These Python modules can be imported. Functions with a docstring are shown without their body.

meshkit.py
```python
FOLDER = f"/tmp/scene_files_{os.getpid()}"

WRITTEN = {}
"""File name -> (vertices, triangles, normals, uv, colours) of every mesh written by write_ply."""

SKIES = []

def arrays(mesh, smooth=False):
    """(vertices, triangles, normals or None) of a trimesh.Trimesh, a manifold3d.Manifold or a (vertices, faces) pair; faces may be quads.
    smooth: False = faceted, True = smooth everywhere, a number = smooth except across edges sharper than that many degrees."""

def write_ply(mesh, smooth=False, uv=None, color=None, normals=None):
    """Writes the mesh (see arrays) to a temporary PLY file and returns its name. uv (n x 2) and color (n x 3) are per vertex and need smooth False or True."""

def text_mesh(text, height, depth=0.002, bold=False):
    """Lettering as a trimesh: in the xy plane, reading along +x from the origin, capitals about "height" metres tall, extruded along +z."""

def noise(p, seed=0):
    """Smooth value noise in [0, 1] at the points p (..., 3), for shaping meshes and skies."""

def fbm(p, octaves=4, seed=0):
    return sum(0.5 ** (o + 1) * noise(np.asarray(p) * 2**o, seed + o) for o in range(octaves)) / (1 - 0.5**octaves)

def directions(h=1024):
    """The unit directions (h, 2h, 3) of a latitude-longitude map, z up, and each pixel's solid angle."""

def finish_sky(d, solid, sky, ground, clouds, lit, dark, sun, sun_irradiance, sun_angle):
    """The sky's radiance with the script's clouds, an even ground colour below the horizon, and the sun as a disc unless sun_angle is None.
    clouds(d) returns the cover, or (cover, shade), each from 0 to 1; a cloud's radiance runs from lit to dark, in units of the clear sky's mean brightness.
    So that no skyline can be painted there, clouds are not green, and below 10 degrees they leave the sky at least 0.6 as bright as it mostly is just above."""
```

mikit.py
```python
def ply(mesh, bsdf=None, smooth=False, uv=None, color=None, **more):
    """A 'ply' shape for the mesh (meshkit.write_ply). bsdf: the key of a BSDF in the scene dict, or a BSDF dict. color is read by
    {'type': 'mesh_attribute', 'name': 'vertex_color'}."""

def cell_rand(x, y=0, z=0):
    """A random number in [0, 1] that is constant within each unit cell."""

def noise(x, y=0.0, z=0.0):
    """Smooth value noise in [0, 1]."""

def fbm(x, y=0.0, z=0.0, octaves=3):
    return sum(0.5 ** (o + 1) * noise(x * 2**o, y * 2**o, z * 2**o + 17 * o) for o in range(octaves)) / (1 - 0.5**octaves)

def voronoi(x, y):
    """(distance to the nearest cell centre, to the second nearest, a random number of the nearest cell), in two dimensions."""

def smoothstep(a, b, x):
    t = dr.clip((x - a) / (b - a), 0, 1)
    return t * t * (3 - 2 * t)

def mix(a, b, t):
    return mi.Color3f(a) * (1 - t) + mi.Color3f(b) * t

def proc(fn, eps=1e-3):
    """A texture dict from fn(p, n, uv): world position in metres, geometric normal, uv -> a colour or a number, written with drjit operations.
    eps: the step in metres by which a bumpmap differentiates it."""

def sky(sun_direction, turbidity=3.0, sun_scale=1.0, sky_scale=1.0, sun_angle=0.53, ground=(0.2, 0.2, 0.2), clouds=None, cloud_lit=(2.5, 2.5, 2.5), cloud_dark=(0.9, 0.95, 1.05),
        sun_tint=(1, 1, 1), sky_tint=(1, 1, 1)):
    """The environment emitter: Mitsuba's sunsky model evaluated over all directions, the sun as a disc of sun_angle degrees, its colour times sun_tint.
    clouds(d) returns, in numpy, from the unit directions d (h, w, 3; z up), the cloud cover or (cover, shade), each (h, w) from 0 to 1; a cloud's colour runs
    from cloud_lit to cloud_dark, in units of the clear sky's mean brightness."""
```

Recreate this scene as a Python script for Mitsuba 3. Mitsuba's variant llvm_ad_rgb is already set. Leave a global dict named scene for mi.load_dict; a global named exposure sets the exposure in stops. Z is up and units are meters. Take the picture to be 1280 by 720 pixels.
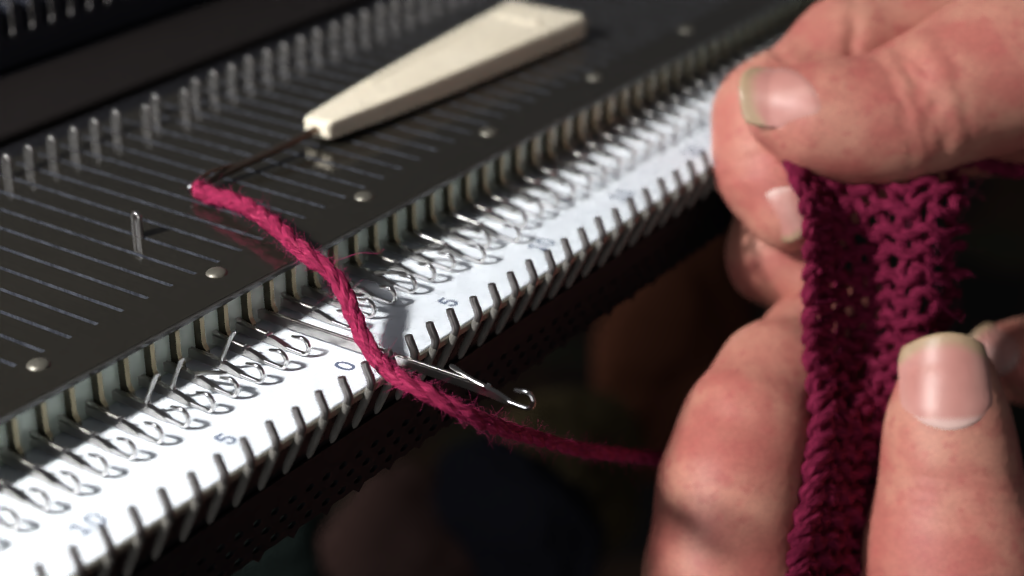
import math, random
import numpy as np, trimesh, mitsuba as mi, drjit as dr, mikit, meshkit
from shapely.geometry import Polygon, box as sbox, Point
from shapely.ops import unary_union

random.seed(7)
RNG = np.random.default_rng(7)
T = mi.ScalarTransform4f
MM = 0.001          # everything below is laid out in millimetres and written in metres

# ------------------------------------------------------------------ camera, lights, exposure
CAM = np.array([-160.991, -137.507, 113.329])
ROT = np.array([[0.56878236, -0.82248616, -0.00177571], [-0.36028501, -0.24720966, -0.89949991], [0.73937903, 0.51225375, -0.43693793]])
FPX = 2329.596      # focal length in pixels of a 1280 wide picture
FOCUS = 243.0
scene = {"type": "scene"}
labels = {}
scene["camera"] = {"type": "thinlens", "fov": 2 * math.degrees(math.atan(640 / FPX)), "fov_axis": "x", "aperture_radius": 2.5 * MM,
                   "focus_distance": FOCUS * MM, "near_clip": 0.01, "far_clip": 20.0,
                   "to_world": T().look_at(origin=(CAM * MM).tolist(), target=((CAM + ROT[2] * 100) * MM).tolist(), up=(-ROT[1]).tolist())}
exposure = 0.0
LAMP = np.array([-1.08, 0.52, 1.0]); LAMP = LAMP / np.linalg.norm(LAMP) * 400.0
scene["lamp"] = {"type": "sphere", "center": (LAMP * MM).tolist(), "radius": 19 * MM, "emitter": {"type": "area", "radiance": {"type": "rgb", "value": [800, 784, 760]}}}
scene["room_light"] = {"type": "constant", "radiance": {"type": "rgb", "value": [0.050, 0.050, 0.054]}}
scene["fill_panel"] = {"type": "rectangle", "to_world": T().look_at(origin=[-1.25, 0.95, 1.05], target=[0, 0, 0], up=[0, 0, 1]).scale([0.42, 0.5, 1]),
                   "emitter": {"type": "area", "radiance": {"type": "rgb", "value": [3.2, 3.35, 3.6]}}}  # soft panel added for fill and for reflections in the metal
scene["fill_panel_001"] = {"type": "rectangle", "to_world": T().look_at(origin=[-1.3, -0.40, 0.12], target=[0, 0, 0], up=[0, 0, 1]).scale([0.45, 0.4, 1]),
                       "emitter": {"type": "area", "radiance": {"type": "rgb", "value": [1.9, 1.9, 1.95]}}}  # unseen panel added to fill the front faces with light
labels["fill_panel_001"] = {"label": "unseen soft fill panel added behind the camera, to its left", "category": "fill_panel"}
labels["lamp"] = {"label": "small bright lamp shining from beyond the back left of the machine", "category": "lamp"}
labels["fill_panel"] = {"label": "unseen soft panel added far behind the left end of the machine", "category": "fill_panel"}


def at(px, py, depth):
    """Where something seen at this picture point stands when it is that many millimetres deep."""
    return CAM + (np.array([(px - 640) / FPX, (py - 360) / FPX, 1.0]) @ ROT) * depth


# ------------------------------------------------------------------ materials
def rgb(*c):
    return {"type": "rgb", "value": list(c)}


def mat(name, base, rough=0.5, metallic=0.0, spec=0.5, bump=None, bscale=1.0, two=True, **kw):
    b = {"type": "principled", "base_color": rgb(*base) if isinstance(base, (tuple, list)) else base, "roughness": rough, "metallic": metallic, "specular": spec, **kw}
    if bump is not None:
        b = {"type": "bumpmap", "nested": b, "tex": bump, "scale": bscale}
    scene[name] = {"type": "twosided", "nested": b} if two else b


N, FBM, SS, MIX = mikit.noise, mikit.fbm, mikit.smoothstep, mikit.mix


def bed_col(p, n, uv):
    q = p * 1000.0
    a = FBM(q.x * 0.05, q.y * 0.05, 0.0)
    streak = N(q.x * 6.0, q.y * 0.12, 2.0)
    return MIX([0.0115, 0.0105, 0.0082], [0.0175, 0.0157, 0.0124], a * 0.7 + streak * 0.3)


def bed_rough(p, n, uv):
    q = p * 1000.0
    return 0.07 + 0.05 * FBM(q.x * 0.12, q.y * 0.12, 3.0) + 0.10 * SS(0.72, 0.86, N(q.x * 0.9, q.y * 0.6, 5.0))


mat("bed_paint", mikit.proc(bed_col), mikit.proc(bed_rough), spec=0.6)
mat("bed_edge", (0.10, 0.095, 0.085), 0.35, metallic=0.7)


def slot_col(p, n, uv):
    q = p * 1000.0
    a = N(q.x * 3.0, q.y * 1.3, 1.0) * 0.5 + N(q.x * 5.0, q.y * 4.0, 9.0) * 0.5
    return MIX([0.018, 0.020, 0.026], [0.060, 0.066, 0.082], SS(0.1, 0.9, a))


mat("slot_metal", mikit.proc(slot_col), 0.5, spec=0.4)


def steel_col(p, n, uv):
    q = p * 1000.0
    a = FBM(q.x * 0.6, q.y * 0.6, q.z * 0.6)
    return MIX([0.38, 0.365, 0.35], [0.62, 0.60, 0.575], a)


mat("needle_steel", mikit.proc(steel_col), 0.25, metallic=1.0)
mat("chrome", (0.72, 0.70, 0.68), 0.11, metallic=1.0)


def butt_col(p, n, uv):
    q = p * 1000.0
    return MIX([0.46, 0.43, 0.41], [0.70, 0.67, 0.64], FBM(q.x * 1.5, q.y * 1.5, q.z * 0.8))


mat("butt_steel", mikit.proc(butt_col), 0.21, metallic=0.97)


def peg_col(p, n, uv):
    q = p * 1000.0
    a = FBM(q.x * 1.2, q.y * 1.2, q.z * 0.7)
    return MIX([0.16, 0.145, 0.142], [0.28, 0.262, 0.252], a)


mat("peg_steel", mikit.proc(peg_col), 0.28, metallic=0.9)


def white_col(p, n, uv):
    q = p * 1000.0
    a = FBM(q.x * 0.25, q.y * 0.25, 0.0)
    spot = SS(0.80, 0.90, N(q.x * 1.9, q.y * 1.9, 4.0)) * 0.06
    smudge = SS(0.62, 0.80, FBM(q.x * 0.35, q.y * 0.5, 8.0)) * 0.03
    return MIX([0.70, 0.75, 0.81], [0.76, 0.81, 0.86], a) * (1.0 - spot - smudge)


mat("white_enamel", mikit.proc(white_col), 0.28, spec=0.5)
mat("numeral_ink", (0.10, 0.13, 0.20), 0.5)
mat("fascia", (0.20, 0.19, 0.155), 0.45, metallic=0.4)


def fin_col(p, n, uv):
    q = p * 1000.0
    return MIX([0.035, 0.032, 0.02], [0.09, 0.08, 0.05], FBM(q.x * 0.9, q.y * 0.9, q.z * 0.9))


mat("fin_metal", mikit.proc(fin_col), 0.4, metallic=0.5)


def panel_col(p, n, uv):
    q = p * 1000.0
    return MIX([0.64, 0.75, 0.64], [0.80, 0.88, 0.78], FBM(q.x * 0.5, q.y * 0.5, q.z * 0.6))


mat("channel_panel", mikit.proc(panel_col), 0.40, spec=0.4)
mat("black_plastic", (0.006, 0.006, 0.007), 0.6, spec=0.4)
mat("navy_plastic", (0.017, 0.019, 0.027), 0.45, spec=0.35)
mat("brown_black", (0.0055, 0.0038, 0.0035), 0.55, spec=0.35)
mat("dull_black", (0.006, 0.006, 0.0075), 0.7, spec=0.15)


def net_col(p, n, uv):
    q = p * 1000.0
    return MIX([0.003, 0.003, 0.0042], [0.007, 0.0075, 0.0095], N(q.x * 0.8, q.y * 0.8, q.z * 0.8))


mat("net_black", mikit.proc(net_col), 0.6, spec=0.25)
mat("rivet_metal", (0.16, 0.15, 0.125), 0.40, metallic=0.6)


def cream_col(p, n, uv):
    q = p * 1000.0
    a = FBM(q.x * 0.10, q.y * 0.10, q.z * 0.2)
    dirt = SS(0.55, 0.85, FBM(q.x * 0.7, q.y * 0.7, q.z * 0.7))
    return MIX([0.73, 0.65, 0.50], [0.78, 0.71, 0.57], a) * (1.0 - 0.12 * dirt)


mat("cream_plastic", mikit.proc(cream_col), 0.42, spec=0.45)
mat("tool_steel", (0.20, 0.15, 0.12), 0.26, metallic=0.9)


def wool(c0, c1, c2):
    def f(p, n, uv):
        a = N(uv.x * 9.0 + uv.y * 2.2, uv.y * 0.7, 0.0)
        b = N(uv.x * 26.0 + uv.y * 5.0, uv.y * 1.6, 7.0)
        q = p * 1000.0
        m = FBM(q.x * 0.4, q.y * 0.4, q.z * 0.4)
        k = a * 0.45 + b * 0.55
        return MIX(MIX(c0, c1, SS(0.15, 0.75, k)), c2, SS(0.62, 0.95, k * 0.75 + m * 0.3) * 0.6)
    return f


def wool_bump(p, n, uv):
    return 0.00022 * N(uv.x * 16.0 + uv.y * 3.6, uv.y * 1.1, 0.0) + 0.00012 * N(uv.x * 40.0 + uv.y * 8.0, uv.y * 2.6, 3.0)


mat("wool", mikit.proc(wool([0.12, 0.007, 0.027], [0.275, 0.019, 0.066], [0.46, 0.09, 0.155])), 0.8, spec=0.12, sheen=0.4, sheen_tint=0.8, bump=mikit.proc(wool_bump, eps=3e-5))
mat("wool_shaded", mikit.proc(wool([0.075, 0.0035, 0.017], [0.155, 0.010, 0.038], [0.24, 0.028, 0.070])), 0.85, spec=0.12, sheen=0.3, sheen_tint=0.8, bump=mikit.proc(wool_bump, eps=3e-5))  # same crimson wool, with the shade on the knitting put into its colour
mat("wool_fuzz", (0.36, 0.03, 0.11), 0.8, spec=0.1)


def skin_col(p, n, uv):
    q = p * 1000.0
    a = FBM(q.x * 0.16, q.y * 0.16, q.z * 0.16)
    b = FBM(q.x * 0.65, q.y * 0.65, q.z * 0.65)
    c = N(q.x * 2.6, q.y * 2.6, q.z * 2.6)
    base = MIX([0.39, 0.120, 0.098], [0.46, 0.208, 0.152], SS(0.25, 0.75, a))
    base = MIX(base, [0.38, 0.094, 0.086], SS(0.5, 0.8, b) * 0.55)
    return base * (0.90 + 0.16 * c)


def skin_bump(p, n, uv):
    q = p * 1000.0
    w = FBM(q.x * 0.5, q.y * 0.5, q.z * 0.5) * 5.0
    l1 = N(q.x * 1.5 + q.y * 2.6 + w, q.z * 2.4 + q.y, 0.0)
    l2 = N(q.x * 2.6 - q.z * 2.2 + w, q.y * 2.2, 5.0)
    pore = N(q.x * 5.5, q.y * 5.5, q.z * 5.5)
    return 0.000022 * l1 + 0.000018 * l2 + 0.000009 * pore


mat("skin", mikit.proc(skin_col), 0.55, spec=0.32, sheen=0.25, bump=mikit.proc(skin_bump, eps=6e-5))


def nail_fn(tip):
    def f(p, n, uv):
        body = MIX([0.42, 0.18, 0.155], [0.48, 0.25, 0.215], N(uv.x * 7.0, uv.y * 1.5, 1.0))
        edge = 0.88 + 0.04 * N(uv.x * 5.0, 0.0, 3.0) - 0.45 * dr.square(uv.x - 0.5)
        moon = 0.11 - 0.35 * dr.square(uv.x - 0.5)
        c = MIX(body, tip, SS(edge - 0.09, edge + 0.07, uv.y))
        return MIX(c, [0.54, 0.36, 0.32], SS(moon + 0.05, moon - 0.05, uv.y))
    return f


mat("nail_warm", mikit.proc(nail_fn([0.34, 0.235, 0.145])), 0.44, spec=0.4)


def wood_col(p, n, uv):
    q = p * 1000.0
    r = FBM(q.x * 0.01, q.y * 0.05, q.z * 0.05)
    return MIX([0.020, 0.010, 0.006], [0.050, 0.020, 0.010], r)


mat("dark_wood", mikit.proc(wood_col), 0.5, spec=0.3)


def carpet_col(p, n, uv):
    q = p * 1000.0
    a = FBM(q.x * 0.012, q.y * 0.012, 3.0)
    b = FBM(q.x * 0.02, q.y * 0.02, 11.0)
    c = MIX([0.004, 0.0035, 0.0035], [0.022, 0.012, 0.007], SS(0.45, 0.75, a))
    return MIX(c, [0.013, 0.014, 0.008], SS(0.55, 0.78, b))


mat("carpet", mikit.proc(carpet_col), 0.9, spec=0.1)
mat("shape_pink", (0.036, 0.019, 0.016), 0.9, spec=0.1)
mat("shape_navy", (0.006, 0.006, 0.009), 0.9, spec=0.1)
mat("shape_green", (0.006, 0.010, 0.009), 0.9, spec=0.1)
mat("shape_ochre", (0.045, 0.033, 0.015), 0.9, spec=0.1)
mat("shape_rust", (0.055, 0.018, 0.009), 0.9, spec=0.1)


# ------------------------------------------------------------------ mesh helpers (millimetres)
def cat(ms):
    return trimesh.util.concatenate(ms)


def bx(x0, x1, y0, y1, z0, z1, c=0.0):
    """A box, its long edges chamfered by c."""
    if c <= 0:
        m = trimesh.creation.box((x1 - x0, y1 - y0, z1 - z0)); m.apply_translation(((x0 + x1) / 2, (y0 + y1) / 2, (z0 + z1) / 2)); return m
    p = [(y0 + c, z0), (y1 - c, z0), (y1, z0 + c), (y1, z1 - c), (y1 - c, z1), (y0 + c, z1), (y0, z1 - c), (y0, z0 + c)]
    return prism_x(p, x0, x1)


def prism_x(pts, x0, x1):
    """The outline pts (y, z) run along x."""
    m = trimesh.creation.extrude_polygon(Polygon(pts), x1 - x0, engine="earcut")
    v = m.vertices
    m.vertices = np.stack([v[:, 2] + x0, v[:, 0], v[:, 1]], 1)   # (y,z,h) -> (h,y,z): a cyclic turn
    return m


def smooth_path(pts, n):
    p = np.asarray(pts, float)
    d = np.r_[0, np.cumsum(np.linalg.norm(np.diff(p, axis=0), axis=1) ** 0.5)]
    from scipy.interpolate import CubicSpline
    return CubicSpline(d, p)(np.linspace(0, d[-1], n))


def tube(p, r, sides=8, caps=True, squash=None, uvscale=1.0, want_uv=False, up=None):
    """A tube along p; r: radius, per point or not; squash: (across, up) factors of its section."""
    p = np.asarray(p, float); n = len(p)
    r = np.broadcast_to(np.asarray(r, float), (n,))
    t = np.gradient(p, axis=0); t /= np.linalg.norm(t, axis=1, keepdims=True) + 1e-12
    a = np.zeros_like(p)
    ref = np.array(up if up is not None else ([0, 0, 1.0] if abs(t[0, 2]) < 0.9 else [1.0, 0, 0]), float)
    for i in range(n):
        v = ref if (i == 0 or up is not None) else a[i - 1]
        v = v - t[i] * (v @ t[i]); a[i] = v / (np.linalg.norm(v) + 1e-12)
    b = np.cross(t, a)
    sq = np.ones((n, 2)) if squash is None else np.broadcast_to(np.asarray(squash, float), (n, 2))
    ss = sides + 1 if want_uv else sides
    ang = np.arange(ss) * 2 * np.pi / sides
    v = p[:, None] + r[:, None, None] * (np.cos(ang)[None, :, None] * a[:, None] * sq[:, None, 1:2] + np.sin(ang)[None, :, None] * b[:, None] * sq[:, None, 0:1])
    i, j = np.meshgrid(np.arange(n - 1), np.arange(sides), indexing="ij")
    j2 = j + 1 if want_uv else (j + 1) % sides
    q = np.stack([i * ss + j, i * ss + j2, (i + 1) * ss + j2, (i + 1) * ss + j], -1).reshape(-1, 4)
    f = np.vstack([q[:, [0, 1, 2]], q[:, [0, 2, 3]]])
    v = v.reshape(-1, 3)
    L = np.r_[0, np.cumsum(np.linalg.norm(np.diff(p, axis=0), axis=1))]
    uv = np.stack([np.tile(np.arange(ss) / sides, n), np.repeat(L * uvscale, ss)], 1)
    if caps:
        k = len(v)
        v = np.vstack([v, p[0], p[-1]]); uv = np.vstack([uv, [0.5, 0], [0.5, L[-1] * uvscale]])
        jj = np.arange(sides); j2 = jj + 1 if want_uv else (jj + 1) % sides
        f = np.vstack([f, np.stack([j2, jj, jj * 0 + k], 1), np.stack([(n - 1) * ss + jj, (n - 1) * ss + j2, jj * 0 + k + 1], 1)])
    m = trimesh.Trimesh(v, f, process=False)
    return (m, uv) if want_uv else m


def shape(mesh, bsdf, smooth=30, **kw):
    m = mesh.copy(); m.vertices = m.vertices * MM
    return mikit.ply(m, bsdf, smooth=smooth, **kw)


COUNT = {}


def key(name):
    n = COUNT.get(name, 0); COUNT[name] = n + 1
    return name if n == 0 else f"{name}_{n:03d}"


def put(name, d, x=0.0, y=0.0, z=0.0):
    k = key(name)
    scene[k] = {**d, "to_world": T().translate([x * MM, y * MM, z * MM])} if (x or y or z) else dict(d)
    return k


def tag(k, label, category=None, group=None, kind=None):
    labels[k] = {"label": label}
    if category: labels[k]["category"] = category
    if group: labels[k]["group"] = group
    if kind: labels[k]["kind"] = kind


# ------------------------------------------------------------------ the machine
P = 4.5                      # needle pitch
H = 6.16                     # top of the bed plate above the number strip's level
YE, ZS, YF = 17.46, -0.8, -4.6
X0, X1 = -110.0, 330.0
KS = range(-16, 56)
M = "knitting_machine"
tag(M, "grey black flat bed knitting machine with rows of steel needles and a white number strip", "knitting machine")

# bed plate with a real slot over each needle
slots = [sbox(P * k - 0.36, 25.5, P * k + 0.36, 76.0) for k in KS]
plate = sbox(X0, YE, X1, 77.5).difference(unary_union(slots))
m = trimesh.creation.extrude_polygon(plate, 1.0, engine="earcut"); m.apply_translation((0, 0, H - 1.0))
put(f"{M}__bed_plate", shape(m, "bed_paint", False))
put(f"{M}__bed_plate__front_lip", shape(bx(X0, X1, YE - 0.22, YE - 0.005, H - 0.42, H - 0.02, 0.08), "bed_edge", False))
# the bright cut side of each slot
sl = shape(cat([bx(0.285, 0.352, 25.55, 75.9, H - 0.95, H - 0.02), bx(-0.352, -0.26, 25.55, 75.9, H - 0.95, H - 0.05)]), "slot_metal", False)
for k in KS:
    put(f"{M}__bed_plate__slot_edge", sl, P * k)
rv = trimesh.creation.revolve([(0, 0.62), (0.5, 0.60), (1.05, 0.48), (1.38, 0.25), (1.5, 0.0), (0, 0)], sections=20)
rv = shape(rv, "rivet_metal", 40)
for i in range(-2, 10):
    put(f"{M}__bed_plate__rivet", rv, -29.8 + 31.5 * i, 23.3, H)
# under the plate: needle floor, pale panel behind the fins, body
put(f"{M}__needle_channel", shape(bx(X0, X1, 20.6, 112.0, -7.0, -1.1), "dull_black", False))
put(f"{M}__channel_panel", shape(bx(X0, X1, YE + 1.1, YE + 2.3, -1.1, H - 1.02), "channel_panel", False))
FX = -12.518 + 13.5
ft = np.array([(YE + 1.08, ZS + 0.02), (YE + 1.08, H - 1.02), (YE - 0.1, H - 1.02), (YE - 0.1, 2.0), (YE - 0.2, 1.4), (YE - 0.45, 0.9), (YE - 0.8, 0.6), (YE - 0.85, ZS + 0.02)])
fin = shape(prism_x(ft, 0.0, 0.65), "fin_metal", False)
mat("fin_edge_lit", (0.46, 0.40, 0.24), 0.42, metallic=0.3)  # fin fronts: light bounced off the strip put into a brighter tan
fe = np.array([(YE - 0.112, H - 1.03), (YE - 0.16, H - 1.03), (YE - 0.16, 1.99), (YE - 0.26, 1.36), (YE - 0.50, 0.85), (YE - 0.85, 0.54), (YE - 0.81, 0.612), (YE - 0.46, 0.912), (YE - 0.212, 1.41), (YE - 0.112, 2.0)])
fed = shape(prism_x(fe, -0.04, 0.69), "fin_edge_lit", False)
for k in KS:
    fk = put(f"{M}__channel_fin", fin, P * k + FX)
    put(f"{fk}__edge", fed, P * k + FX)
# the white number strip
st = bx(X0, X1, YF, YE + 1.08, ZS - 0.9, ZS, 0.12)
put(f"{M}__number_strip", shape(st, "white_enamel", False))
put(f"{M}__number_strip__front_trim", shape(bx(X0, X1, YF - 0.45, YF - 0.01, ZS - 1.1, ZS - 0.14, 0.12), "fascia", False))
for k in range(-20, 51, 5):
    t = meshkit.text_mesh(str(abs(k)), 2.75, 0.012, bold=True)
    v = t.vertices; c = (v.min(0) + v.max(0)) / 2
    t.apply_translation((-c[0], -c[1], 0))
    t.apply_scale((0.92, 1.0, 1.0))
    t.apply_translation((P * k + 1.0 + (0.6 if k > 5 else 0), 1.0, ZS + 0.002))
    kk = put(f"{M}__number_strip__numeral", shape(t, "numeral_ink", False))
    if abs(k) <= 20:
        tag(kk, f"printed numeral {abs(k)} on the white strip" + ("" if k == 0 else ", to the right of the 0" if k > 0 else ", to the left of the 0"))
# gate pegs: bent steel pegs along the front of the strip
gp = smooth_path([(0, -5.15, 2.95), (0, -5.65, 1.6), (0, -6.08, 0.35), (0, -5.75, -0.75), (0, -4.75, -2.9), (0, -3.5, -5.5), (0, -2.75, -7.3)], 22)
gr_ = np.interp(np.linspace(0, 1, 22), [0, 0.05, 0.4, 0.80, 0.93, 1], [0.54, 0.60, 0.62, 0.62, 0.52, 0.10])
sqs = np.stack([np.interp(np.linspace(0, 1, 22), [0, 0.4, 0.6, 1], [0.86, 0.86, 0.75, 0.62]), np.interp(np.linspace(0, 1, 22), [0, 0.35, 0.5, 1], [1.0, 1.05, 1.0, 0.95])], 1)
mat("blade_lit", mikit.proc(lambda p, n, uv: MIX([0.12, 0.115, 0.104], [0.23, 0.22, 0.20], FBM(p.x * 900.0, p.y * 900.0, p.z * 500.0))), 0.42, metallic=0.25)  # peg tails: front light put into a paler, more matte colour
PEGS = []
for s in range(4):
    q = gp + np.array([RNG.normal(0, 0.05), 0, 0]) + np.linspace(1, 0, 22)[:, None] ** 2 * np.array([RNG.normal(0, 0.12), RNG.normal(0, 0.1), RNG.normal(0, 0.12)])
    PEGS.append((shape(tube(q[:9], gr_[:9], 10, squash=sqs[:9], up=(0, 1, 0)), "peg_steel", 50), shape(tube(q[8:], gr_[8:] * 1.005, 10, squash=sqs[8:], up=(0, 1, 0)), "blade_lit", 50)))
for k in KS:
    pk = put(f"{M}__gate_peg", PEGS[(k * 7) % 4][0], P * (k + 0.5) + (0.5 if k > 3 else 0.0))
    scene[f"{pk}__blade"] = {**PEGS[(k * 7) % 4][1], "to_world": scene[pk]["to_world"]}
# front body below the strip and the perforated apron
put(f"{M}__front_body", shape(prism_x([(-1.7, ZS - 0.92), (-1.5, -9.0), (3.0, -12.5), (125.0, -12.5), (125.0, -7.05), (15.0, -7.05), (14.9, ZS - 0.92)], X0, X1), "black_plastic", False))
ap_holes = []
hx = X0 + 3
for row, zz in enumerate((-12.4, -14.4, -16.4)):
    for i in range(int((X1 - X0 - 6) / 3.3)):
        cx = X0 + 4 + 3.3 * i + (1.65 if row % 2 else 0)
        ap_holes.append(np.array([(cx + 0.85 * math.cos(a), zz + 0.5 * math.sin(a)) for a in np.arange(8) * math.pi / 4]))
zz = [(X1, -8.0), (X0, -8.0)]
xx = X0
while xx < X1:
    zz += [(xx, -17.6), (min(xx + 1.1, X1), -18.2 + 0.5 * math.sin(xx)), (min(xx + 2.2, X1), -17.6)]
    xx += 3.3
ap = Polygon(zz).buffer(0)
ap = ap.difference(unary_union([Polygon(h) for h in ap_holes]))
parts = [trimesh.creation.extrude_polygon(g, 0.6, engine="earcut") for g in getattr(ap, "geoms", [ap]) if g.area > 0.5]
m = cat(parts); v = m.vertices.copy()
m.vertices = np.stack([v[:, 0], -1.75 - v[:, 2] - (v[:, 1] + 8) * 0.10, v[:, 1]], 1)
put(f"{M}__perforated_apron", shape(m, "net_black", False))
# back rail with its comb
put(f"{M}__butt_trough", shape(bx(X0, X1, 77.51, 84.0, H - 2.0, H - 0.9), "dull_black", False))
put(f"{M}__back_step", shape(bx(X0, X1, 84.01, 105.0, H - 2.0, H + 0.9, 0.5), "brown_black", False))
put(f"{M}__back_trough", shape(bx(X0, X1, 105.01, 109.4, H - 2.0, H - 0.6), "dull_black", False))
CZ0, CZ1 = H + 0.2, 17.4
comb = [(X0, CZ0), (X1, CZ0)]
for k in reversed(KS):
    xc = P * k + 2.9
    comb += [(xc + 1.05, CZ1), (xc + 0.9, CZ1 - 5.3), (xc + 0.55, CZ1 - 5.7), (xc - 0.55, CZ1 - 5.7), (xc - 0.9, CZ1 - 5.3), (xc - 1.05, CZ1)]
comb = [comb[0], comb[1], (X1, CZ1)] + [c for c in comb[2:] if X0 < c[0] < X1] + [(X0, CZ1)]
m = trimesh.creation.extrude_polygon(Polygon(comb).buffer(0), 2.2, engine="earcut"); v = m.vertices.copy()
m.vertices = np.stack([v[:, 0], 112.0 - v[:, 2], v[:, 1]], 1)
put(f"{M}__back_comb", shape(m, "navy_plastic", False))
lip = smooth_path([(0.95, 109.65, CZ1 - 0.1), (0.93, 109.65, CZ1 - 3), (0.8, 109.65, CZ1 - 5.1), (0.3, 109.65, CZ1 - 5.62)], 9)
lp = shape(cat([tube(lip, 0.17, 6), trimesh.creation.box((0.9, 2.0, 0.5), trimesh.transformations.translation_matrix((1.55, 110.9, CZ1 + 0.1)))]), "butt_steel", 40)
for k in range(2, 40):
    put(f"{M}__back_comb__slot_lip", lp, P * k + 2.9)
put(f"{M}__back_cover", shape(prism_x([(112.05, H), (112.05, 16.5), (140, 22), (150, 20), (150, -7), (126, -7), (126, H)], X0, X1), "navy_plastic", False))

# ------------------------------------------------------------------ needles
ZN = 0.30                    # centre of the shank above the strip's level
ys = np.linspace(0, 1, 20)


def needle_meshes():
    # front of the hook at y = 6; the wire runs back into a deeper blade
    shank = prism_x([(76, ZN + 0.5), (13.6, ZN + 0.5), (11.6, ZN + 0.2), (9.6, -0.14), (9.6, -0.64), (12.5, ZN - 0.72), (17, ZN - 0.6), (76, ZN - 0.6)], -0.38, 0.38)
    groove = prism_x([(75, ZN + 0.502), (75, ZN + 0.66), (14.6, ZN + 0.66), (14.6, ZN + 0.502)], 0.14, 0.36)
    groove2 = prism_x([(75, ZN + 0.502), (75, ZN + 0.66), (14.6, ZN + 0.66), (14.6, ZN + 0.502)], -0.36, -0.14)
    a = np.linspace(-math.pi / 2, math.pi * 0.62, 15)
    cy, cz, r = 7.15, 0.72, 1.15
    arc = np.stack([a * 0, cy - r * np.cos(a), cz + r * np.sin(a)], 1)
    path = np.vstack([[(0, 10.4, -0.33), (0, 9.2, -0.40)], [(0, 8.2, -0.43)], arc, [(0, 8.75, cz + 0.88)]])
    rad = np.interp(np.arange(len(path)), [0, 3, 10, len(path) - 2, len(path) - 1], [0.36, 0.33, 0.32, 0.30, 0.20])
    hook = tube(path, rad, 8)
    return cat([shank, groove, groove2]), hook


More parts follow.
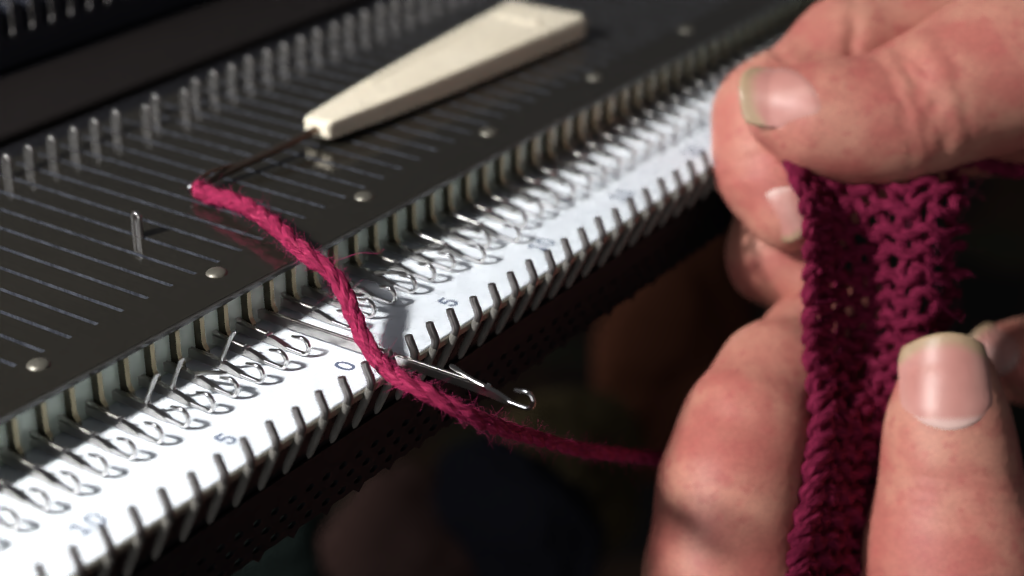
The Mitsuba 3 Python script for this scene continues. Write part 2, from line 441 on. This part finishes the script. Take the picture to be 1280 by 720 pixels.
def latch_mesh(deg):
    """The latch lying at deg from straight ahead (towards the hook), hinged on the shank."""
    L = 5.6
    s = np.array([0, 0.8, 2.0, 3.6, 4.6, 5.2, L]); w = np.array([0.34, 0.34, 0.30, 0.32, 0.46, 0.50, 0.24]); h = np.array([0.36, 0.34, 0.30, 0.27, 0.22, 0.18, 0.10])
    a = math.radians(deg)
    d = np.array([0, -math.cos(a), math.sin(a)])
    p = np.array([0, 13.0, ZN + 0.45]) + s[:, None] * d
    bend = np.sin(s / L * math.pi)[:, None] * 0.18 * np.array([0, math.sin(a), math.cos(a)])
    return tube(p + bend, 1.0, 8, squash=np.stack([w, h], 1), up=(0, math.sin(a), math.cos(a)))


nm, hm = needle_meshes()
NS, NH = shape(nm, "needle_steel", 35), shape(hm, "chrome", 50)
LAT = {d: shape(latch_mesh(d), "needle_steel", 40) for d in (14, 18, 62, 64, 165, 172, 174, 150, 30)}
arch = np.linspace(0, math.pi, 9)
bp_ = np.vstack([[(0, 72.88, ZN), (0, 72.88, H + 2.95)], np.stack([arch * 0, 72.3 + 0.58 * np.cos(arch), H + 2.95 + 0.5 * np.sin(arch)], 1)[1:-1], [(0, 71.72, H + 2.95), (0, 71.72, ZN)]])
butt_m = cat([tube(bp_, 0.40, 8), bx(-0.10, 0.10, 71.95, 72.65, ZN, H + 2.5)])
NB = shape(butt_m, "butt_steel", 50)
rp = trimesh.creation.cylinder(0.34, 1.15, sections=10); rp.apply_transform(trimesh.transformations.rotation_matrix(math.pi / 2, (0, 1, 0))); rp.apply_translation((0, 13.0, ZN + 0.3))
RP = shape(rp, "chrome", 40)
ORD = ["", "first", "second", "third", "fourth", "fifth", "sixth", "seventh", "eighth", "ninth", "tenth", "eleventh", "twelfth", "thirteenth", "fourteenth", "fifteenth", "sixteenth", "seventeenth",
       "eighteenth", "nineteenth", "twentieth"] + ["twenty " + w for w in "first second third fourth fifth sixth seventh eighth ninth".split()] + ["thirtieth"] + ["thirty " + w for w in "first second third fourth fifth sixth seventh eighth ninth".split()] + ["fortieth"]
CLOSED = {-3: 18, 3: 18, 5: 14, 7: 18, 9: 14, 13: 18, 16: 14}
UP = {-2: 62, -4: 64, -5: 62}
SHIFT = {8: -2.2, 10: -2.2}
for k in range(-14, 41):
    dy = SHIFT.get(k, RNG.normal(0, 0.10)); dz = RNG.normal(0, 0.05); x = P * k + RNG.normal(0, 0.06)
    if k == 1:
        dy, dz = -27.5, 0.1
    nk = key("needle")
    deg = UP.get(k, CLOSED.get(k, 172 if k != 1 else 174))
    if k == 1:
        # pushed right out: its hook stands well in front of the strip
        scene[f"{nk}__shank"] = {**NS, "to_world": T().translate([x * MM, -32.0 * MM, dz * MM])}
        scene[f"{nk}__hook"] = {**NH, "to_world": T().translate([x * MM, -32.0 * MM, dz * MM])}
        scene[f"{nk}__latch"] = {**LAT[165], "to_world": T().translate([x * MM, -31.8 * MM, (dz - 0.1) * MM])}
        scene[f"{nk}__rivet"] = {**RP, "to_world": T().translate([x * MM, -32.0 * MM, dz * MM])}
        scene[f"{nk}__butt"] = {**NB, "to_world": T().translate([x * MM, -31.6 * MM, 0])}
        tag(nk, "needle pushed far forward, its shiny hook standing out in front of the gate pegs", "needle", "latch needles in the machine bed")
        continue
    tw = {"to_world": T().translate([x * MM, dy * MM, dz * MM])}
    scene[f"{nk}__shank"] = {**NS, **tw}
    scene[f"{nk}__hook"] = {**NH, **tw}
    scene[f"{nk}__rivet"] = {**RP, **tw}
    scene[f"{nk}__latch"] = {**LAT[deg], **tw}
    if 0 <= k <= 34:
        scene[f"{nk}__butt"] = {**NB, "to_world": T().translate([(x) * MM, dy * MM, RNG.normal(0, 0.06) * MM])}
    where = "at the printed 0" if k == 0 else f"{ORD[abs(k)]} to the {'right' if k > 0 else 'left'} of the printed 0"
    extra = "latch standing upright" if k in UP else "latch closed against its hook" if k in CLOSED else "butt ahead of its row" if k in SHIFT else "hook over the white strip"
    tag(nk, f"steel latch needle {where}, {extra}".replace("over the white strip", "over the strip").replace("to the right of", "right of").replace("to the left of", "left of"), "needle", "latch needles in the machine bed")

# ------------------------------------------------------------------ the latch tool lying on the bed
TL = key("latch_tool")
tag(TL, "hand latch tool with a flat cream plastic handle lying on the black bed", "latch tool")
HZ = 5.0
pa, pb = np.array([45.4, 42.6]), np.array([112.6, 43.9])     # middle of the narrow and of the wide end
ax = (pb - pa) / np.linalg.norm(pb - pa); nx = np.array([-ax[1], ax[0]]); LT = np.linalg.norm(pb - pa)


def tool_xy(s, w):
    return pa + ax * s + nx * w


sec = []
st_ = [(0, 2.1, 1.5, 3.6), (0.35, 2.55, 1.15, 3.95), (1.0, 2.75, 1.0, 4.1), (4, 3.05, 0.9, 4.2), (14, 4.4, 0.6, 4.35), (30, 5.9, 0.3, 4.55), (50, 7.5, 0.2, 4.8), (LT - 1.6, 8.6, 0.1, 4.9), (LT - 0.4, 8.5, 0.3, 4.7), (LT, 7.9, 0.8, 4.2)]
ring = [(-1, .22), (-.93, .06), (-.8, 0), (.8, 0), (.93, .06), (1, .22), (1, .72), (.97, .88), (.88, 1), (-.88, 1), (-.97, .88), (-1, .72)]
vv = []
for s, w, zb, zt in st_:
    for a, h in ring:
        xy = tool_xy(s, a * w)
        vv.append((xy[0], xy[1], H + zb + (zt - zb) * h))
nr = len(ring); ff = []
for i in range(len(st_) - 1):
    for j in range(nr):
        j2 = (j + 1) % nr
        ff += [(i * nr + j, (i + 1) * nr + j, (i + 1) * nr + j2), (i * nr + j, (i + 1) * nr + j2, i * nr + j2)]
for e, o in ((0, 1), (len(st_) - 1, -1)):
    for j in range(1, nr - 1):
        t3 = (e * nr, e * nr + j, e * nr + j + 1)
        ff.append(t3 if o > 0 else t3[::-1])
hm_ = trimesh.Trimesh(vv, ff, process=False); trimesh.repair.fix_normals(hm_)
hs = hm_
put(f"{TL}__handle", shape(hs, "cream_plastic", 46))


def on_top(s):
    return H + np.interp(s, [a[0] for a in st_], [a[3] for a in st_])


def bar(s0, w0, s1, w1, r, z):
    p = np.linspace(0, 1, 12)[:, None]
    xy = tool_xy(s0, w0)[None] * (1 - p) + tool_xy(s1, w1)[None] * p
    zz_ = np.array([on_top(s0 + (s1 - s0) * q[0]) + z for q in p])
    return tube(np.column_stack([xy, zz_]), r, 8, squash=(1.0, 0.5), up=(0, 0, 1))


put(f"{TL}__handle__rib", shape(bar(57.5, 4.6, 57.5, -4.4, 0.95, 0.08), "cream_plastic", 40))
put(f"{TL}__handle__moulded_line", shape(bar(17, 2.6, 52, 4.6, 0.42, 0.06), "cream_plastic", 40))
spath = np.array([(49.0, 42.7, H + 2.6), (45.4, 42.55, H + 2.5), (38, 42.6, H + 2.2), (30, 43.4, H + 1.75), (26, 43.9, H + 1.5), (22, 44.1, H + 1.1)])
spath = smooth_path(spath, 24)
put(f"{TL}__shank", shape(tube(spath, np.interp(np.arange(24), [0, 14, 18, 23], [0.62, 0.62, 0.72, 0.42]), 10), "tool_steel", 40))
hk = smooth_path([(22.1, 44.1, H + 1.12), (20.2, 44.15, H + 0.75), (18.9, 44.1, H + 0.85), (18.5, 43.95, H + 1.5), (19.3, 43.85, H + 2.1), (20.4, 43.9, H + 2.05)], 18)
put(f"{TL}__hook", shape(tube(hk, 0.36, 8), "chrome", 40))
lt = smooth_path([(27.6, 43.7, H + 2.1), (25.5, 43.9, H + 2.5), (22.6, 44.0, H + 2.6), (20.6, 44.0, H + 2.35)], 10)
put(f"{TL}__latch", shape(tube(lt, np.interp(np.arange(10), [0, 6, 8, 9], [0.35, 0.26, 0.4, 0.15]), 8), "tool_steel", 40))


# ------------------------------------------------------------------ wool
def plied(curve, plies, rad, r, pitch, phase=0.0, sides=8):
    """plies strands wound round the curve; returns mesh, uv."""
    p = np.asarray(curve, float)
    t = np.gradient(p, axis=0); t /= np.linalg.norm(t, axis=1, keepdims=True)
    a = np.zeros_like(p); v = np.array([0, 0, 1.0])
    for i in range(len(p)):
        v = v - t[i] * (v @ t[i]); v /= np.linalg.norm(v); a[i] = v
    b = np.cross(t, a)
    L = np.r_[0, np.cumsum(np.linalg.norm(np.diff(p, axis=0), axis=1))]
    vs, fs, us, o = [], [], [], 0
    for s in range(plies):
        th = np.cumsum(np.gradient(L) / pitch) * 2 * np.pi + 2 * np.pi * s / plies + phase + 0.35 * np.sin(L * 0.31 + s)
        wob = 1 + 0.10 * np.sin(L * 0.83 + s * 2.1) + 0.07 * np.sin(L * 2.1 + s)
        q = p + (np.asarray(rad) * wob)[:, None] * (np.cos(th)[:, None] * a + np.sin(th)[:, None] * b)
        m, uv = tube(q, r * (1 + 0.12 * np.sin(L * 0.6 + 1.7 * s) + 0.06 * np.sin(L * 3.1 + s)), sides, want_uv=True, uvscale=0.5)
        vs.append(m.vertices); fs.append(m.faces + o); us.append(uv); o += len(m.vertices)
    return trimesh.Trimesh(np.vstack(vs), np.vstack(fs), process=False), np.vstack(us)


def fuzz(curve, n, rad, length, rng, r=0.016, lift=1.0):
    """Fine stray fibres standing off a yarn."""
    p = np.asarray(curve, float); t = np.gradient(p, axis=0); t /= np.linalg.norm(t, axis=1, keepdims=True)
    out_v, out_f, o = [], [], 0
    for _ in range(n):
        i = rng.integers(0, len(p)); d = rng.normal(size=3); d -= t[i] * (d @ t[i]); d /= np.linalg.norm(d)
        s = p[i] + d * rad * rng.uniform(0.6, 1.0)
        L = length * rng.uniform(0.4, 1.6)
        e = d * lift * rng.uniform(0.1, 0.8) + t[i] * rng.normal(0, 1.0) + rng.normal(0, 0.25, 3); e /= np.linalg.norm(e)
        c = rng.normal(0, 0.7, 3)
        u = np.linspace(0, 1, 5)[:, None]
        q = s + e * L * u + c * L * u ** 2
        m = tube(q, np.linspace(r, r * 0.5, 5), 3, caps=False)
        out_v.append(m.vertices); out_f.append(m.faces + o); o += len(m.vertices)
    return trimesh.Trimesh(np.vstack(out_v), np.vstack(out_f), process=False)


YN = key("yarn")
tag(YN, "twisted crimson yarn running from the latch tool's hook over the needles to the fingers", "yarn")
ycurve = smooth_path([(19.9, 43.2, H + 1.3), at(262, 244, 269.5), at(300, 255, 264.5), at(345, 285, 257.0), at(385, 319, 249.5), at(418, 345, 247), at(437, 382, 244.5), at(452, 416, 240.5),
                      at(472, 448, 236.6), at(492, 468, 233.6), at(520, 484, 231.2), at(590, 520, 233), at(650, 542, 248), at(720, 561, 264), at(790, 570, 279), at(850, 573, 293), at(930, 560, 306),
                      at(1000, 530, 312)], 420)
tp = np.interp(np.arange(420), [0, 60, 200, 420], [1.18, 1.13, 0.97, 0.88])
ym, yuv = plied(ycurve, 3, 0.44 * tp, 0.72 * tp, np.interp(np.arange(420), [0, 150, 420], [14.0, 12.0, 10.0]))
put(f"{YN}__strands", shape(ym, "wool", True, uv=yuv))
put(f"{YN}__fuzz", shape(cat([fuzz(ycurve, 420, 1.15, 1.3, np.random.default_rng(3), 0.013), fuzz(ycurve, 5000, 1.16, 0.8, np.random.default_rng(8), 0.02, 0.12)]), "wool_fuzz", True))
tag(f"{YN}__fuzz", "fine stray wool fibres", kind="stuff")
lint = tube(smooth_path([at(412, 326, 249), at(432, 322, 250), at(452, 316, 250.5), at(468, 317, 251), at(480, 311, 252)], 24), 0.035, 4)
put(f"{YN}__stray_fibre", shape(lint, "wool_fuzz", True))

# the knitted strip: rows of loops over a folded band between the fingers
KN = key("knitted_strip")
tag(KN, "narrow crimson knitted strip pinched between the two hands", "knitted strip")
rows_px = [   # y of the row: left edge x, fold x, right-hand crest x, right edge x, and their depths
    (178, 975, 1040, 1150, 1208, 285, 288, 284, 288),
    (215, 990, 1050, 1150, 1206, 281, 288, 282, 287),
    (260, 1006, 1066, 1150, 1204, 277, 287, 279, 285),
    (320, 1008, 1080, 1150, 1200, 273, 286, 276, 283),
    (390, 1006, 1082, 1150, 1196, 270, 284, 274, 281),
    (450, 1008, 1080, 1140, 1170, 268, 280, 275, 280),
    (520, 1018, 1068, 1112, 1142, 265, 272, 276, 281),
    (600, 1008, 1052, 1092, 1122, 262, 267, 274, 280),
    (680, 990, 1034, 1076, 1104, 259, 263, 270, 277),
    (760, 978, 1024, 1068, 1096, 257, 260, 266, 273),
    (840, 972, 1020, 1060, 1090, 255, 257, 262, 268)]
rows_px = np.array(rows_px, float)
rows_px[:, 5:] *= np.interp(rows_px[:, 0], [178, 215, 260, 330, 450], [1.025, 1.01, 1.003, 1.022, 1.042])[:, None]
rows_px[:, 6] -= np.interp(rows_px[:, 0], [178, 260, 450, 600], [0, 3.0, 4.0, 1.0])
rows_px[1, 7:] += 4.0


def band(u, v):
    """A point of the band's surface: u from its left to its right edge, v down it, both from 0 to 1."""
    from scipy.interpolate import PchipInterpolator
    yy = 178 + v * (840 - 178)
    c = [np.interp(yy, rows_px[:, 0], rows_px[:, i]) for i in range(1, 9)]
    knots = np.array([0, 0.40, 0.78, 1.0])
    px = np.stack([PchipInterpolator(knots, [c[i][j] for i in range(4)])(u[j]) for j in range(len(u))])
    dp = np.stack([PchipInterpolator(knots, [c[4 + i][j] for i in range(4)])(u[j]) for j in range(len(u))])
    return np.stack([at(px[j], yy[j], dp[j]) for j in range(len(u))])


NR, NW = 24, 5
rk = np.random.default_rng(11)
tt = np.linspace(0, NW * 2 * np.pi, NW * 22 + 1)
for r_ in range(NR):
    u = (tt / (2 * np.pi) + 0.17 * np.sin(2 * tt)) / NW
    vv_ = (r_ + 0.5 + 0.95 * -np.cos(tt) * 0.5 * 1.5) / NR
    u = np.clip(u + 0.008 * np.sin(tt * 0.7 + r_), 0.0, 1.0); vv_ = np.clip(vv_ + 0.004 * np.sin(tt * 0.43 + r_ * 2.0), 0, 1)
    du = 1e-3
    p0 = band(u, vv_); pu = band(np.clip(u + du, 0, 1.0), vv_) - band(np.clip(u - du, 0, 1.0), vv_); pv = band(u, np.clip(vv_ + du, 0, 1)) - band(u, np.clip(vv_ - du, 0, 1))
    nn = np.cross(pu, pv); nn /= np.linalg.norm(nn, axis=1, keepdims=True) + 1e-12
    nn *= np.sign((nn * (CAM - p0)).sum(1))[:, None]
    lump = meshkit.fbm(p0 * 0.16, 3, 21) - 0.5
    wig = np.stack([meshkit.noise(p0 * 0.5, 31 + i) - 0.5 for i in range(3)], 1)
    q = p0 + nn * (0.6 * np.cos(2 * tt) + 0.12 * np.sin(tt * 1.3 + r_) + 3.6 * lump)[:, None] + wig * 0.9
    tm, tuv = plied(q, 3, 0.42, 0.52, 7.0, phase=r_ * 0.7, sides=7)
    put(f"{KN}__stitch_row", shape(tm, "wool_shaded", True, uv=tuv))
# the thick chain along the left edge, and the tail on the right
vv_ = np.linspace(0.02, 0.98, 260); ph = vv_ * NR * np.pi
for s in (0, 1):
    u = np.full_like(vv_, 0.09) + 0.075 * np.cos(ph + s * np.pi)
    e = band(np.clip(u, 0, 1), vv_); d = CAM - e; d /= np.linalg.norm(d, axis=1, keepdims=True)
    e = e + d * (1.6 + 0.7 * np.sin(ph + s * np.pi))[:, None]
    tm, tuv = plied(e, 3, 0.50, 0.66, 7.5, phase=s)
    put(f"{KN}__edge_chain", shape(tm, "wool_shaded", True, uv=tuv))
tail = smooth_path([at(1190, 200, 293), at(1225, 203, 297), at(1262, 212, 303), at(1310, 214, 305), at(1360, 225, 306)], 60)
tm, tuv = plied(tail, 3, 0.6, 0.75, 10.0)
put(f"{KN}__yarn_tail", shape(tm, "wool_shaded", True, uv=tuv))
fz = fuzz(np.vstack([band(np.full(120, a), np.linspace(0.01, 0.99, 120)) + (CAM - at(1050, 450, 270)) * 0.006 for a in (0.02, 0.12, 0.7, 0.85, 0.99)]), 900, 0.6, 1.9, np.random.default_rng(5))
put(f"{KN}__fuzz", shape(fz, "wool_fuzz", True))
tag(f"{KN}__fuzz", "fine stray wool fibres on the knitting", kind="stuff")


# ------------------------------------------------------------------ hands: smooth bodies from joints and radii
def smin(a, b, k):
    h = np.maximum(k - np.abs(a - b), 0) / k
    return np.minimum(a, b) - h * h * k * 0.25


class Body:
    def __init__(self, far=1.0):
        self.far = far
        self.chains, self.creases, self.dents = [], [], []

    def chain(self, pts, k=5.0, join=2.0):
        """pts: (px, py, depth, radius in picture pixels); radius turns into millimetres at that depth."""
        P3 = [at(a, b, d * self.far) for a, b, d, _ in pts]; R = [r * d * self.far / FPX for _, _, d, r in pts]
        self.chains.append((P3, R, k, join)); return P3, R

    def crease(self, px, py, depth, dirpx, amp=0.5, width=0.9, reach=12.0):
        """A fold across a finger at that point; dirpx: the finger's direction in the picture."""
        depth = depth * self.far; c = at(px, py, depth); d = at(px + dirpx[0], py + dirpx[1], depth + (dirpx[2] if len(dirpx) > 2 else 0)) - c
        self.creases.append((c, d / np.linalg.norm(d), amp, width, reach))

    def one(self, i, X):
        b = Body(); b.chains = [self.chains[i]]
        return b.sdf(X)

    def sdf(self, X):
        tot = None
        for P3, R, k, join in self.chains:
            f = None
            for a, b, ra, rb in zip(P3[:-1], P3[1:], R[:-1], R[1:]):
                ab = b - a; t = np.clip(((X - a) @ ab) / (ab @ ab), 0, 1)
                d = np.linalg.norm(X - a - t[:, None] * ab, axis=1) - (ra + (rb - ra) * t)
                f = d if f is None else smin(f, d, k)
            tot = f if tot is None else smin(tot, f, join)
        for c, d, amp, width, reach in self.creases:
            r = X - c; s = r @ d
            s = s + 0.35 * np.sin(r[:, 0] * 0.9 + r[:, 2] * 1.1)
            tot = tot + amp * np.exp(-(s / width) ** 2) * np.exp(-((r * r).sum(1) / reach ** 2))
        for c, d, amp, rad in self.dents:
            r = X - c
            tot = tot + amp * np.exp(-((r * r).sum(1)) / rad ** 2)
        return tot

    def mesh(self, step=0.95):
        allp = np.vstack([np.array(c[0]) for c in self.chains]); rm = max(max(c[1]) for c in self.chains)
        lo, hi = allp.min(0) - rm - 3, allp.max(0) + rm + 3
        n = np.ceil((hi - lo) / step).astype(int) + 1
        gx, gy, gz = [lo[i] + np.arange(n[i]) * step for i in range(3)]
        G = np.empty(n, np.float32)
        for i, x in enumerate(gx):
            yy, zz = np.meshgrid(gy, gz, indexing="ij")
            G[i] = self.sdf(np.column_stack([np.full(yy.size, x), yy.ravel(), zz.ravel()])).reshape(yy.shape)
        return surface_nets(G, lo, step, self.sdf)


def surface_nets(G, lo, step, sdf):
    n = np.array(G.shape); s = G < 0
    corners = [(i, j, k) for i in (0, 1) for j in (0, 1) for k in (0, 1)]
    sl = lambda c: tuple(slice(c[a], n[a] - 1 + c[a]) for a in range(3))
    cnt = sum(s[sl(c)].astype(np.int8) for c in corners)
    act = (cnt > 0) & (cnt < 8)
    idx = -np.ones(act.shape, np.int64); cells = np.argwhere(act); idx[act] = np.arange(len(cells))
    acc, num = np.zeros((len(cells), 3)), np.zeros(len(cells))
    for a in corners:
        for ax_ in range(3):
            if a[ax_] == 0:
                b = list(a); b[ax_] = 1
                ga = G[tuple((cells + a).T)]; gb = G[tuple((cells + b).T)]
                cr = (ga < 0) != (gb < 0)
                t = np.where(cr, ga / np.where(cr, ga - gb, 1), 0)
                p = np.tile(np.array(a, float), (len(cells), 1)); p[:, ax_] = t
                acc[cr] += p[cr]; num += cr
    V = lo + (cells + acc / num[:, None]) * step
    F = []
    for ax_ in range(3):
        o = [(ax_ + 1) % 3, (ax_ + 2) % 3]
        a = s[tuple(slice(0, n[i] - 1) if i == ax_ else slice(1, n[i] - 1) for i in range(3))]
        b = s[tuple(slice(1, n[i]) if i == ax_ else slice(1, n[i] - 1) for i in range(3))]
        e = np.argwhere(a != b); inside = a[a != b]
        base = e.copy(); base[:, o[0]] += 1; base[:, o[1]] += 1
        c = []
        for d0, d1 in ((1, 1), (0, 1), (0, 0), (1, 0)):
            q = base.copy(); q[:, o[0]] -= d0; q[:, o[1]] -= d1
            c.append(idx[tuple(q.T)])
        q = np.stack(c, 1); q = np.where(inside[:, None], q, q[:, ::-1])
        F.append(q)
    F = np.vstack(F); F = np.vstack([F[:, [0, 1, 2]], F[:, [0, 2, 3]]])
    for _ in range(2):
        f0 = sdf(V); g = np.stack([sdf(V + np.eye(3)[i] * 0.08) - f0 for i in range(3)], 1) / 0.08
        V = V - np.clip(f0, -0.5, 0.5)[:, None] * g / np.maximum((g * g).sum(1), 0.2)[:, None]
    m = trimesh.Trimesh(V, F, process=False)
    return m


def nail(body, ci, center, along, normal, length, width, radius, thick=0.45, droop=0.25, square=0.8, tipround=0.12, sink=2.2):
    """A curved nail plate: along points to its free edge, normal away from the finger."""
    al = along / np.linalg.norm(along); no = normal - al * (normal @ al); no /= np.linalg.norm(no); si = np.cross(al, no)
    nu, nv = 17, 21
    u, v = np.meshgrid(np.linspace(-1, 1, nu), np.linspace(0, 1, nv), indexing="ij")
    w = width / 2 * np.where(v < 0.25, 0.84 + 0.16 * np.sin(v / 0.25 * np.pi / 2), 1.0 - 0.10 * np.clip((v - 0.7) / 0.3, 0, 1) ** 2)
    x = u * w
    ln = (v - 0.5) * length - np.where(v < 0.5, 1, 0) * 0 + (-(u ** 2) * tipround * length) * np.clip(v * 2 - 1, 0, 1) + (u ** 2) * 0.16 * length * np.clip(1 - v * 2.5, 0, 1)
    z = -(radius - np.sqrt(np.maximum(radius ** 2 - x ** 2, 0.01))) - droop * length * 0.5 * (v - 0.45) ** 2 * 1.2
    top = center + x[..., None] * si + ln[..., None] * al + z[..., None] * no
    # lay the plate on the finger: it follows the skin up to near its free edge, a little proud of it
    shift = np.zeros_like(u)
    for _ in range(6):
        want = 0.30 - 0.22 * u ** 4 - 0.22 * np.clip(1 - v * 5, 0, 1)
        d = body.one(ci, top.reshape(-1, 3)).reshape(u.shape)
        move = np.clip(want - d, -2.5, 2.5) * 0.9
        new = np.clip(shift + move, -sink, 2.0)
        move = new - shift
        jm = int(0.72 * (nv - 1))
        slope = move[:, jm:jm + 1]
        move = np.where(v <= 0.72, move, slope)
        shift = shift + move
        top = top + no * move[..., None]
    bot = top - no * thick
    Vt = np.vstack([top.reshape(-1, 3), bot.reshape(-1, 3)]); uv = np.tile(np.stack([(u + 1) / 2, v], -1).reshape(-1, 2), (2, 1))
    F = []
    g = lambda i, j: i * nv + j
    o = nu * nv
    for i in range(nu - 1):
        for j in range(nv - 1):
            a, b, c, d = g(i, j), g(i + 1, j), g(i + 1, j + 1), g(i, j + 1)
            F += [(a, b, c), (a, c, d), (a + o, c + o, b + o), (a + o, d + o, c + o)]
    rim = [g(i, 0) for i in range(nu)] + [g(nu - 1, j) for j in range(1, nv)] + [g(i, nv - 1) for i in range(nu - 2, -1, -1)] + [g(0, j) for j in range(nv - 2, 0, -1)]
    for a, b in zip(rim, rim[1:] + rim[:1]):
        F += [(a, a + o, b + o), (a, b + o, b)]
    return trimesh.Trimesh(Vt, F, process=False), uv


def add_nail(body, ci, hand, label, cpx, tipdir, normal_px, length, width, radius, **kw):
    """cpx: (px, py, depth) of the nail's centre; tipdir and normal_px: directions as (right, down, away) in the picture."""
    c = at(cpx[0], cpx[1], cpx[2] * body.far); length *= body.far; width *= body.far
    m, uv = nail(body, ci, c, np.array(tipdir, float) @ ROT, np.array(normal_px, float) @ ROT, length, width, radius, **kw)
    k = put(f"{hand}__nail", shape(m, "nail_warm", True, uv=uv))
    tag(k, label)


# the upper hand: thumb over the knitting, index and middle finger curled under it
HA = key("hand")
tag(HA, "upper hand with its thumb pressed along the top of the knitted strip", "hand")
A = Body(1.02)
A.chain([(972, 134, 281, 40), (1010, 146, 281, 55), (1060, 150, 282, 64), (1115, 150, 283, 66), (1170, 122, 284, 77), (1250, 88, 287, 92), (1400, 40, 292, 120)], k=6, join=1.2)          # thumb
A.chain([(1300, 30, 306, 90), (1130, 40, 304, 64), (1060, 62, 301, 62), (968, 148, 296, 70), (966, 208, 293, 66), (985, 262, 290, 52)], k=4.5, join=0.8)                              # index
A.chain([(1330, 120, 318, 90), (1120, 160, 314, 70), (1000, 250, 306, 66), (976, 318, 303, 60), (1010, 350, 300, 44)], k=5, join=0.8)                                     # middle
A.chain([(1500, 330, 335, 90), (1400, 420, 326, 60), (1290, 452, 316, 46), (1250, 446, 313, 38)], k=6, join=1.5)                                                          # ring, in shade
A.chain([(1400, 60, 300, 150), (1470, 200, 330, 130)], k=6, join=9)                                                                                                                                    # palm
for px, py, d, w, amp in ((1137, 100, 276, 1.1, 0.5), (1158, 118, 275, 1.0, 0.38), (1178, 150, 275, 1.1, 0.32), (1122, 128, 275, 0.9, 0.28), (1200, 120, 275, 1.0, 0.24)):
    A.crease(px, py, d, (1, -0.3), amp=amp, width=w, reach=10)
A.crease(930, 200, 290, (0.1, 1), 0.5, 0.8, 9); A.crease(925, 216, 288, (0.1, 1), 0.35, 0.7, 8); A.crease(985, 90, 294, (1, -0.6), 0.5, 0.9, 8); A.crease(1062, 70, 294, (1, 0.1), 0.8, 1.2, 8)
put(f"{HA}__skin", shape(A.mesh(), "skin", True))
add_nail(A, 0, HA, "thumb nail of the upper hand, yellowish at its tip", (990, 111, 276.0), (-1, -0.16, 0.05), (-0.10, -0.74, -0.66), 15.6, 9.6, 7.0, sink=1.6)
add_nail(A, 1, HA, "nail of the curled finger under the thumb", (984, 266, 285.2), (0.45, 1, 0.1), (-0.62, 0.22, -0.72), 8.5, 7.4, 6.2, sink=1.0)
add_nail(A, 3, HA, "shaded nail at the right edge of the knitting", (1243, 438, 307.5), (-0.75, -0.6, 0.1), (-0.3, -0.2, -0.93), 8.5, 7.5, 6.0)

# the lower hand: index finger up the left of the knitting, thumb with its nail on the right
HB = key("hand")
tag(HB, "lower hand holding the strip between an index finger and an upright thumb", "hand")
B = Body(1.05)
B.chain([(905, 900, 260, 98), (903, 720, 262, 91), (913, 610, 264, 83), (934, 535, 268, 74), (966, 473, 275, 63), (1012, 427, 286, 53), (1062, 385, 297, 46)], k=5, join=0.8)             # index
B.chain([(1186, 478, 264, 57), (1186, 540, 265, 68), (1190, 620, 265.5, 78), (1192, 700, 266, 104), (1190, 900, 268, 135)], k=6, join=1.0)                          # thumb
B.chain([(1060, 900, 290, 110), (1075, 640, 296, 66), (1090, 520, 297, 56), (1110, 470, 296, 46)], k=5, join=1.0)                                          # middle, behind the strip
B.chain([(905, 930, 262, 105), (1190, 940, 270, 150), (1060, 980, 292, 130)], k=8, join=12)                                                                   # palm
for px, py, d, w, amp in ((905, 516, 256, 1.2, 0.25), (915, 532, 256, 1.0, 0.18), (948, 462, 262, 0.9, 0.15)):
    B.crease(px, py, d, (-0.35, 1), amp=amp, width=w, reach=9)
for px, py, w, amp in ((1190, 596, 0.9, 0.30), (1190, 612, 0.8, 0.35), (1190, 630, 0.8, 0.25), (1190, 646, 0.8, 0.2)):
    B.crease(px, py, 257, (0.02, 1), amp=amp, width=w, reach=12)
put(f"{HB}__skin", shape(B.mesh(), "skin", True))
add_nail(B, 1, HB, "long thumb nail of the lower hand, pale along its free edge", (1187, 476, 257), (-0.02, -1, 0.12), (-0.05, -0.10, -1), 13.6, 12.2, 8.2)

# ------------------------------------------------------------------ the dim room below
FL = -430.0
put("floor", shape(bx(-1500, 1800, -1500, 1800, FL - 10, FL), "carpet", False))
tag("floor", "dark patterned carpet far below the machine", kind="structure")


def blob(c, r, seed, mat_, squash=(1, 1, 1)):
    m = trimesh.creation.icosphere(subdivisions=4, radius=1.0); v = m.vertices
    n = meshkit.fbm(v * 1.6 + seed * 7.3, 4, seed) - 0.5
    f = np.abs(np.sin(v[:, 0] * 5 + v[:, 1] * 4 + n * 9)) * 0.06
    m.vertices = c + v * (1 + 0.55 * n + f)[:, None] * r * np.array(squash)
    return shape(m, mat_, True)


for px, py, d, r, mt, lb, sq in ((520, 690, 560, 26, "shape_pink", "blurred dusky pink shape in the dark below the machine", (1, 1, .9)),
                                 (640, 660, 540, 18, "shape_navy", "blurred navy black shape beside the pink one", (.7, 1.6, 1.5)),
                                 (340, 680, 600, 17, "shape_green", "blurred dark green shape at the foot of the picture", (1, 1, 1)),
                                 (710, 590, 620, 24, "shape_ochre", "blurred olive brown shape under the crimson yarn", (1, 1, 1.2)),
                                 (845, 430, 680, 34, "shape_rust", "blurred rust brown shape between machine and hands", (.8, .8, 1.6))):
    k = put("blur_shape", blob(at(px, py, d), r, COUNT.get("blur_shape", 0) + 1, mt, sq))  # soft lumps standing for blurred shapes of no known kind
    tag(k, lb, "blur_shape")
